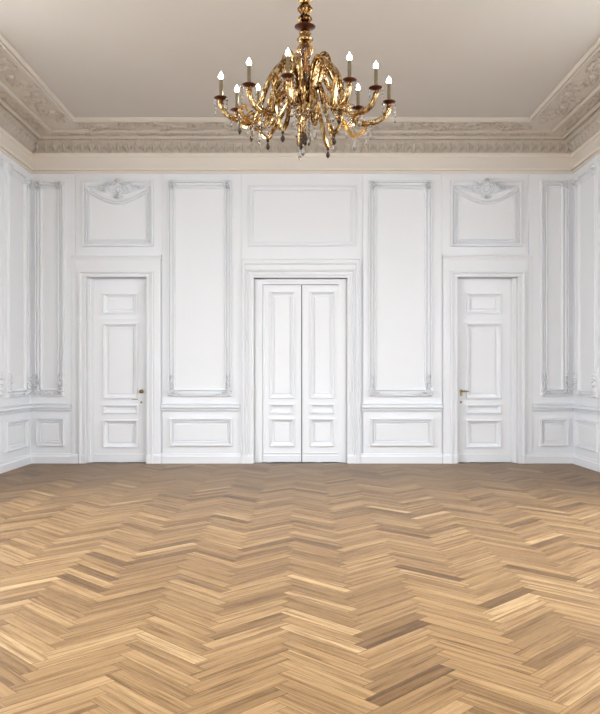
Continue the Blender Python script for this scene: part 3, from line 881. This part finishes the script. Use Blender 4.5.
# arms: (px of cup, py of cup, side of the ring: -1 near the viewer, +1 far)
CUPS = [(221, 98, -1), (249, 85, -1), (288, 76, -1), (349.5, 80, -1), (376, 88, -1), (389, 102, 1), (237, 110, 1), (258, 108, 1), (358, 108, 1), (300, 112, 1)]
R0 = .60
for i, (px, py, sd) in enumerate(CUPS):
    # intersect the view ray of the cup with the ring of radius R0 round the stem
    dy = 0
    for _ in range(30):
        x = (px-302)/F*(DC+dy) - CC.x
        x = max(-R0*.999, min(R0*.999, x))
        dy = sd*math.sqrt(R0*R0-x*x)*(.62)
    dd = DC+dy
    x = (px-302)/F*dd; z = EYE + (375-py)/F*dd
    cup = Vector((x, dd, z)); hv = Vector((x-CC.x, dy, 0)); R = hv.length; d = hv.normalized()
    # slight swing so that arms are not mathematically perfect
    zb = CZ(99); hump = CZ(66 if sd < 0 else 72)
    sw = Vector((-d.y, d.x, 0))*.02*(1 if i % 2 else -1)
    P = [(CC+d*.055, zb), (CC+d*.10, CZ(82)), (CC+d*.15, hump+.0), (CC+d*.215, hump-.055), (CC+d*.28+sw, hump-.17),
         (CC+d*(R*.60)+sw, z-.105-.03), (CC+d*(R*.78), z-.150), (CC+d*(R*.93), z-.115), (CC+d*R, z-.045), (CC+d*R, z-.012)]
    pts = sm3([Vector((q.x, q.y, zz)) for q, zz in P], 6)
    b2 = bmesh.new(); tube3(b2, pts, lambda t: .0200-.0045*t, 20, True, 5, 5.0)
    # a curl leaf riding on the trough
    Q = sm3([Vector((q.x, q.y, zz)) for q, zz in ((CC+d*(R*.70), z-.15), (CC+d*(R*.58), z-.125), (CC+d*(R*.50), z-.06), (CC+d*(R*.54), z-.02), (CC+d*(R*.60), z-.035))], 4)
    tube3(b2, Q, lambda t: .009-.006*t, 6)
    arm = cpart('arm', b2, GOLD)
    c = (x, dd)
    b3 = bmesh.new(); lathe(b3, [(.008, z-.050), (.022, z-.040), (.014, z-.026), (.020, z-.012), (.040, z-.005), (.050, z-.001), (.047, z+.003), (.014, z+.001)], c, 24)
    cpart('drip_pan', b3, BRONZE, arm)
    b3 = bmesh.new(); lathe(b3, [(.0155, z+.002), (.0155, z+.010), (.0125, z+.014), (.0125, z+.128), (.0105, z+.132)], c, 16)
    cpart('candle_sleeve', b3, PALEGOLD, arm)
    b3 = bmesh.new(); lathe(b3, [(.008, z+.130), (.014, z+.137), (.0175, z+.147), (.015, z+.158), (.008, z+.168), (.003, z+.178), (.001, z+.184)], c, 16)
    cpart('bulb', b3, BULB, arm)
    # pendants on the pan and the trough
    for q in range(2):
        an = q*PI + (.3 if i % 2 else -.4)
        crystal(Vector((x+.046*math.cos(an), dd+.046*math.sin(an), z-.004)), 2 + (i+q) % 3, .035, .008, CRYSTAL, arm)
    tp = CC+d*(R*.78)
    crystal(Vector((tp.x, tp.y, z-.162)), 1 + i % 2, .062, .014, SMOKY if i % 3 == 0 else CRYSTAL, arm)
    tp = CC+d*(R*.52)
    crystal(Vector((tp.x, tp.y, z-.115)), 2, .05, .012, CRYSTAL, arm)

# lower scroll arms without candles, drooping below the body
LOW = [(-95, 22, 139, 118), (-70, 26, 133, 112), (-25, 30, 137, 116), (15, 50, 132, 120), (55, 40, 136, 122), (100, 30, 136, 114), (140, 48, 128, 116), (-160, 52, 129, 117), (-130, 32, 138, 115), (178, 44, 128, 116)]
for i, (ang, rt, yt, ye) in enumerate(LOW):
    a = math.radians(ang); d = Vector((math.cos(a), math.sin(a), 0))
    sc = 1.0
    P = [(7, 100), (12, 88), (17, 90), (rt*.72, 112), (rt*.9, yt-6), (rt*1.05, yt), (rt*1.22, yt-5), (rt*1.3, ye), (rt*1.2, ye-4), (rt*1.14, ye+1)]
    pts = sm3([Vector((CC.x, CC.y, CZ(y))) + d*(r*KC) for r, y in P], 5)
    b2 = bmesh.new(); tube3(b2, pts, lambda t: .0190-.0095*t, 20, True, 5, 4.0)
    o = cpart('lower_scroll', b2, AMBER if i % 4 == 3 else GOLD)
    p = Vector((CC.x, CC.y, CZ(yt+1))) + d*(rt*1.05*KC)
    crystal(p, 1, .075 if i % 2 else .055, .016, SMOKY if i % 2 == 0 else CRYSTAL, o)
    p = Vector((CC.x, CC.y, CZ(ye+3))) + d*(rt*1.3*KC)
    crystal(p, 2 + i % 2, .045, .010, CRYSTAL, o)
# pendants under the body
for i in range(7):
    a = i*2*PI/7+.2; r = 9 if i % 2 else 5
    p = Vector((CC.x, CC.y, CZ(110 if i % 2 else 116))) + Vector((math.cos(a), math.sin(a), 0))*(r*KC)
    crystal(p, 4 + (i*2) % 5, .06, .014, SMOKY if i % 3 == 1 else CRYSTAL)
crystal(Vector((CC.x, CC.y, CZ(121))), 3, .10, .022, SMOKY)
# bead swags linking the arms
for i, (a0, a1, r, y, sag) in enumerate(((-150, -115, 42, 112, 14), (-115, -70, 34, 110, 16), (-70, -35, 40, 114, 18), (-35, 5, 50, 116, 20), (-185, -150, 50, 114, 16))):
    b2 = bmesh.new(); wire = []
    for k in range(13):
        t = k/12; a = math.radians(a0+(a1-a0)*t)
        p = Vector((CC.x+r*KC*math.cos(a), CC.y+r*KC*math.sin(a), CZ(y + sag*4*t*(1-t))))
        drop(b2, p+Vector((0, 0, .011)), .022, .0085); wire.append(p)
    tube3(b2, wire, .0022, 6)
    cpart('bead_swag', b2, CRYSTAL, None, False)

# ------------------------------------------------------------------ terrace outside the windows (catches daylight)
b2 = bmesh.new(); boxm(b2, lambda u, z, h: Vector((u, z, h)), -16, 16, -16, 18, -.30, -.10)
tn += 1
S(link('trim_%d' % tn, b2, OUT), 'stone terrace level outside the windows', 'terrace')

# ------------------------------------------------------------------ LIGHT
world = bpy.data.worlds.new('daylight'); SC.world = world; world.use_nodes = True
nt = world.node_tree; bg = nt.nodes['Background']
tc = nt.nodes.new('ShaderNodeTexCoord'); sp = nt.nodes.new('ShaderNodeSeparateXYZ')
rp = nt.nodes.new('ShaderNodeValToRGB')
mr = nt.nodes.new('ShaderNodeMapRange'); mr.inputs[1].default_value = -1; mr.inputs[2].default_value = 1
nt.links.new(tc.outputs['Generated'], sp.inputs[0]); nt.links.new(sp.outputs['Z'], mr.inputs[0]); nt.links.new(mr.outputs[0], rp.inputs['Fac'])
e = rp.color_ramp.elements
e[0].position = 0.49; e[0].color = (.20, .19, .18, 1)
e[1].position = 0.66; e[1].color = (.95, .97, 1.0, 1)
q = e.new(.53); q.color = (.35, .36, .37, 1)
q = e.new(1.0); q.color = (.62, .80, 1.0, 1)
nt.links.new(rp.outputs['Color'], bg.inputs['Color']); bg.inputs['Strength'].default_value = 4.0

def daylight(M, q, power, dist, tilt, drop=0.0):
    """an added area lamp standing in for sky outside one window opening, facing down into the room"""
    l = bpy.data.lights.new('window_daylight', 'AREA'); l.shape = 'RECTANGLE'
    l.size = q[1]-q[0]+.2*(dist > .2); l.size_y = q[3]-q[2]-.08
    l.energy = power*l.size*l.size_y; l.color = SKYC
    o = bpy.data.objects.new('window_daylight', l); COL.objects.link(o)
    c = M((q[0]+q[1])/2, (q[2]+q[3])/2 + dist*.9, -dist); n = M(0, 0, 1)-M(0, 0, 0)
    n = n*math.cos(tilt) + Vector((0, 0, -math.sin(tilt)))
    o.location = c; o.rotation_euler = n.to_track_quat('-Z', 'Y').to_euler()
for q in REARWIN: daylight(rear, q, POW_R, .06, 0)
for q in SIDEWIN: daylight(left, q, POW_S, 1.1, math.radians(40)); daylight(right, q, POW_S, 1.1, math.radians(40))
SC.cycles.use_light_tree = False
for m in bpy.data.materials: m.cycles.emission_sampling = 'NONE'

# ------------------------------------------------------------------ CAMERA
cam = bpy.data.cameras.new('camera'); co = bpy.data.objects.new('camera', cam); COL.objects.link(co)
co.location = (0, 0, EYE); co.rotation_euler = (PI/2, 0, 0)
cam.sensor_fit = 'HORIZONTAL'; cam.sensor_width = 36; cam.lens = F*36/600
cam.shift_x = -2/600; cam.shift_y = 18/600
cam.clip_start = .05; cam.clip_end = 100
SC.camera = co
SC.view_settings.view_transform = 'Standard'; SC.view_settings.look = 'None'
SC.view_settings.gamma = 1; SC.view_settings.use_curve_mapping = False
SC.view_settings.exposure = 0.40
SC.cycles.denoising_prefilter = 'ACCURATE'; SC.cycles.use_adaptive_sampling = False
SC.cycles.max_bounces = 16; SC.cycles.diffuse_bounces = 10; SC.cycles.transmission_bounces = 10
SC.cycles.caustics_reflective = False; SC.cycles.caustics_refractive = False
SC.cycles.sample_clamp_indirect = 6
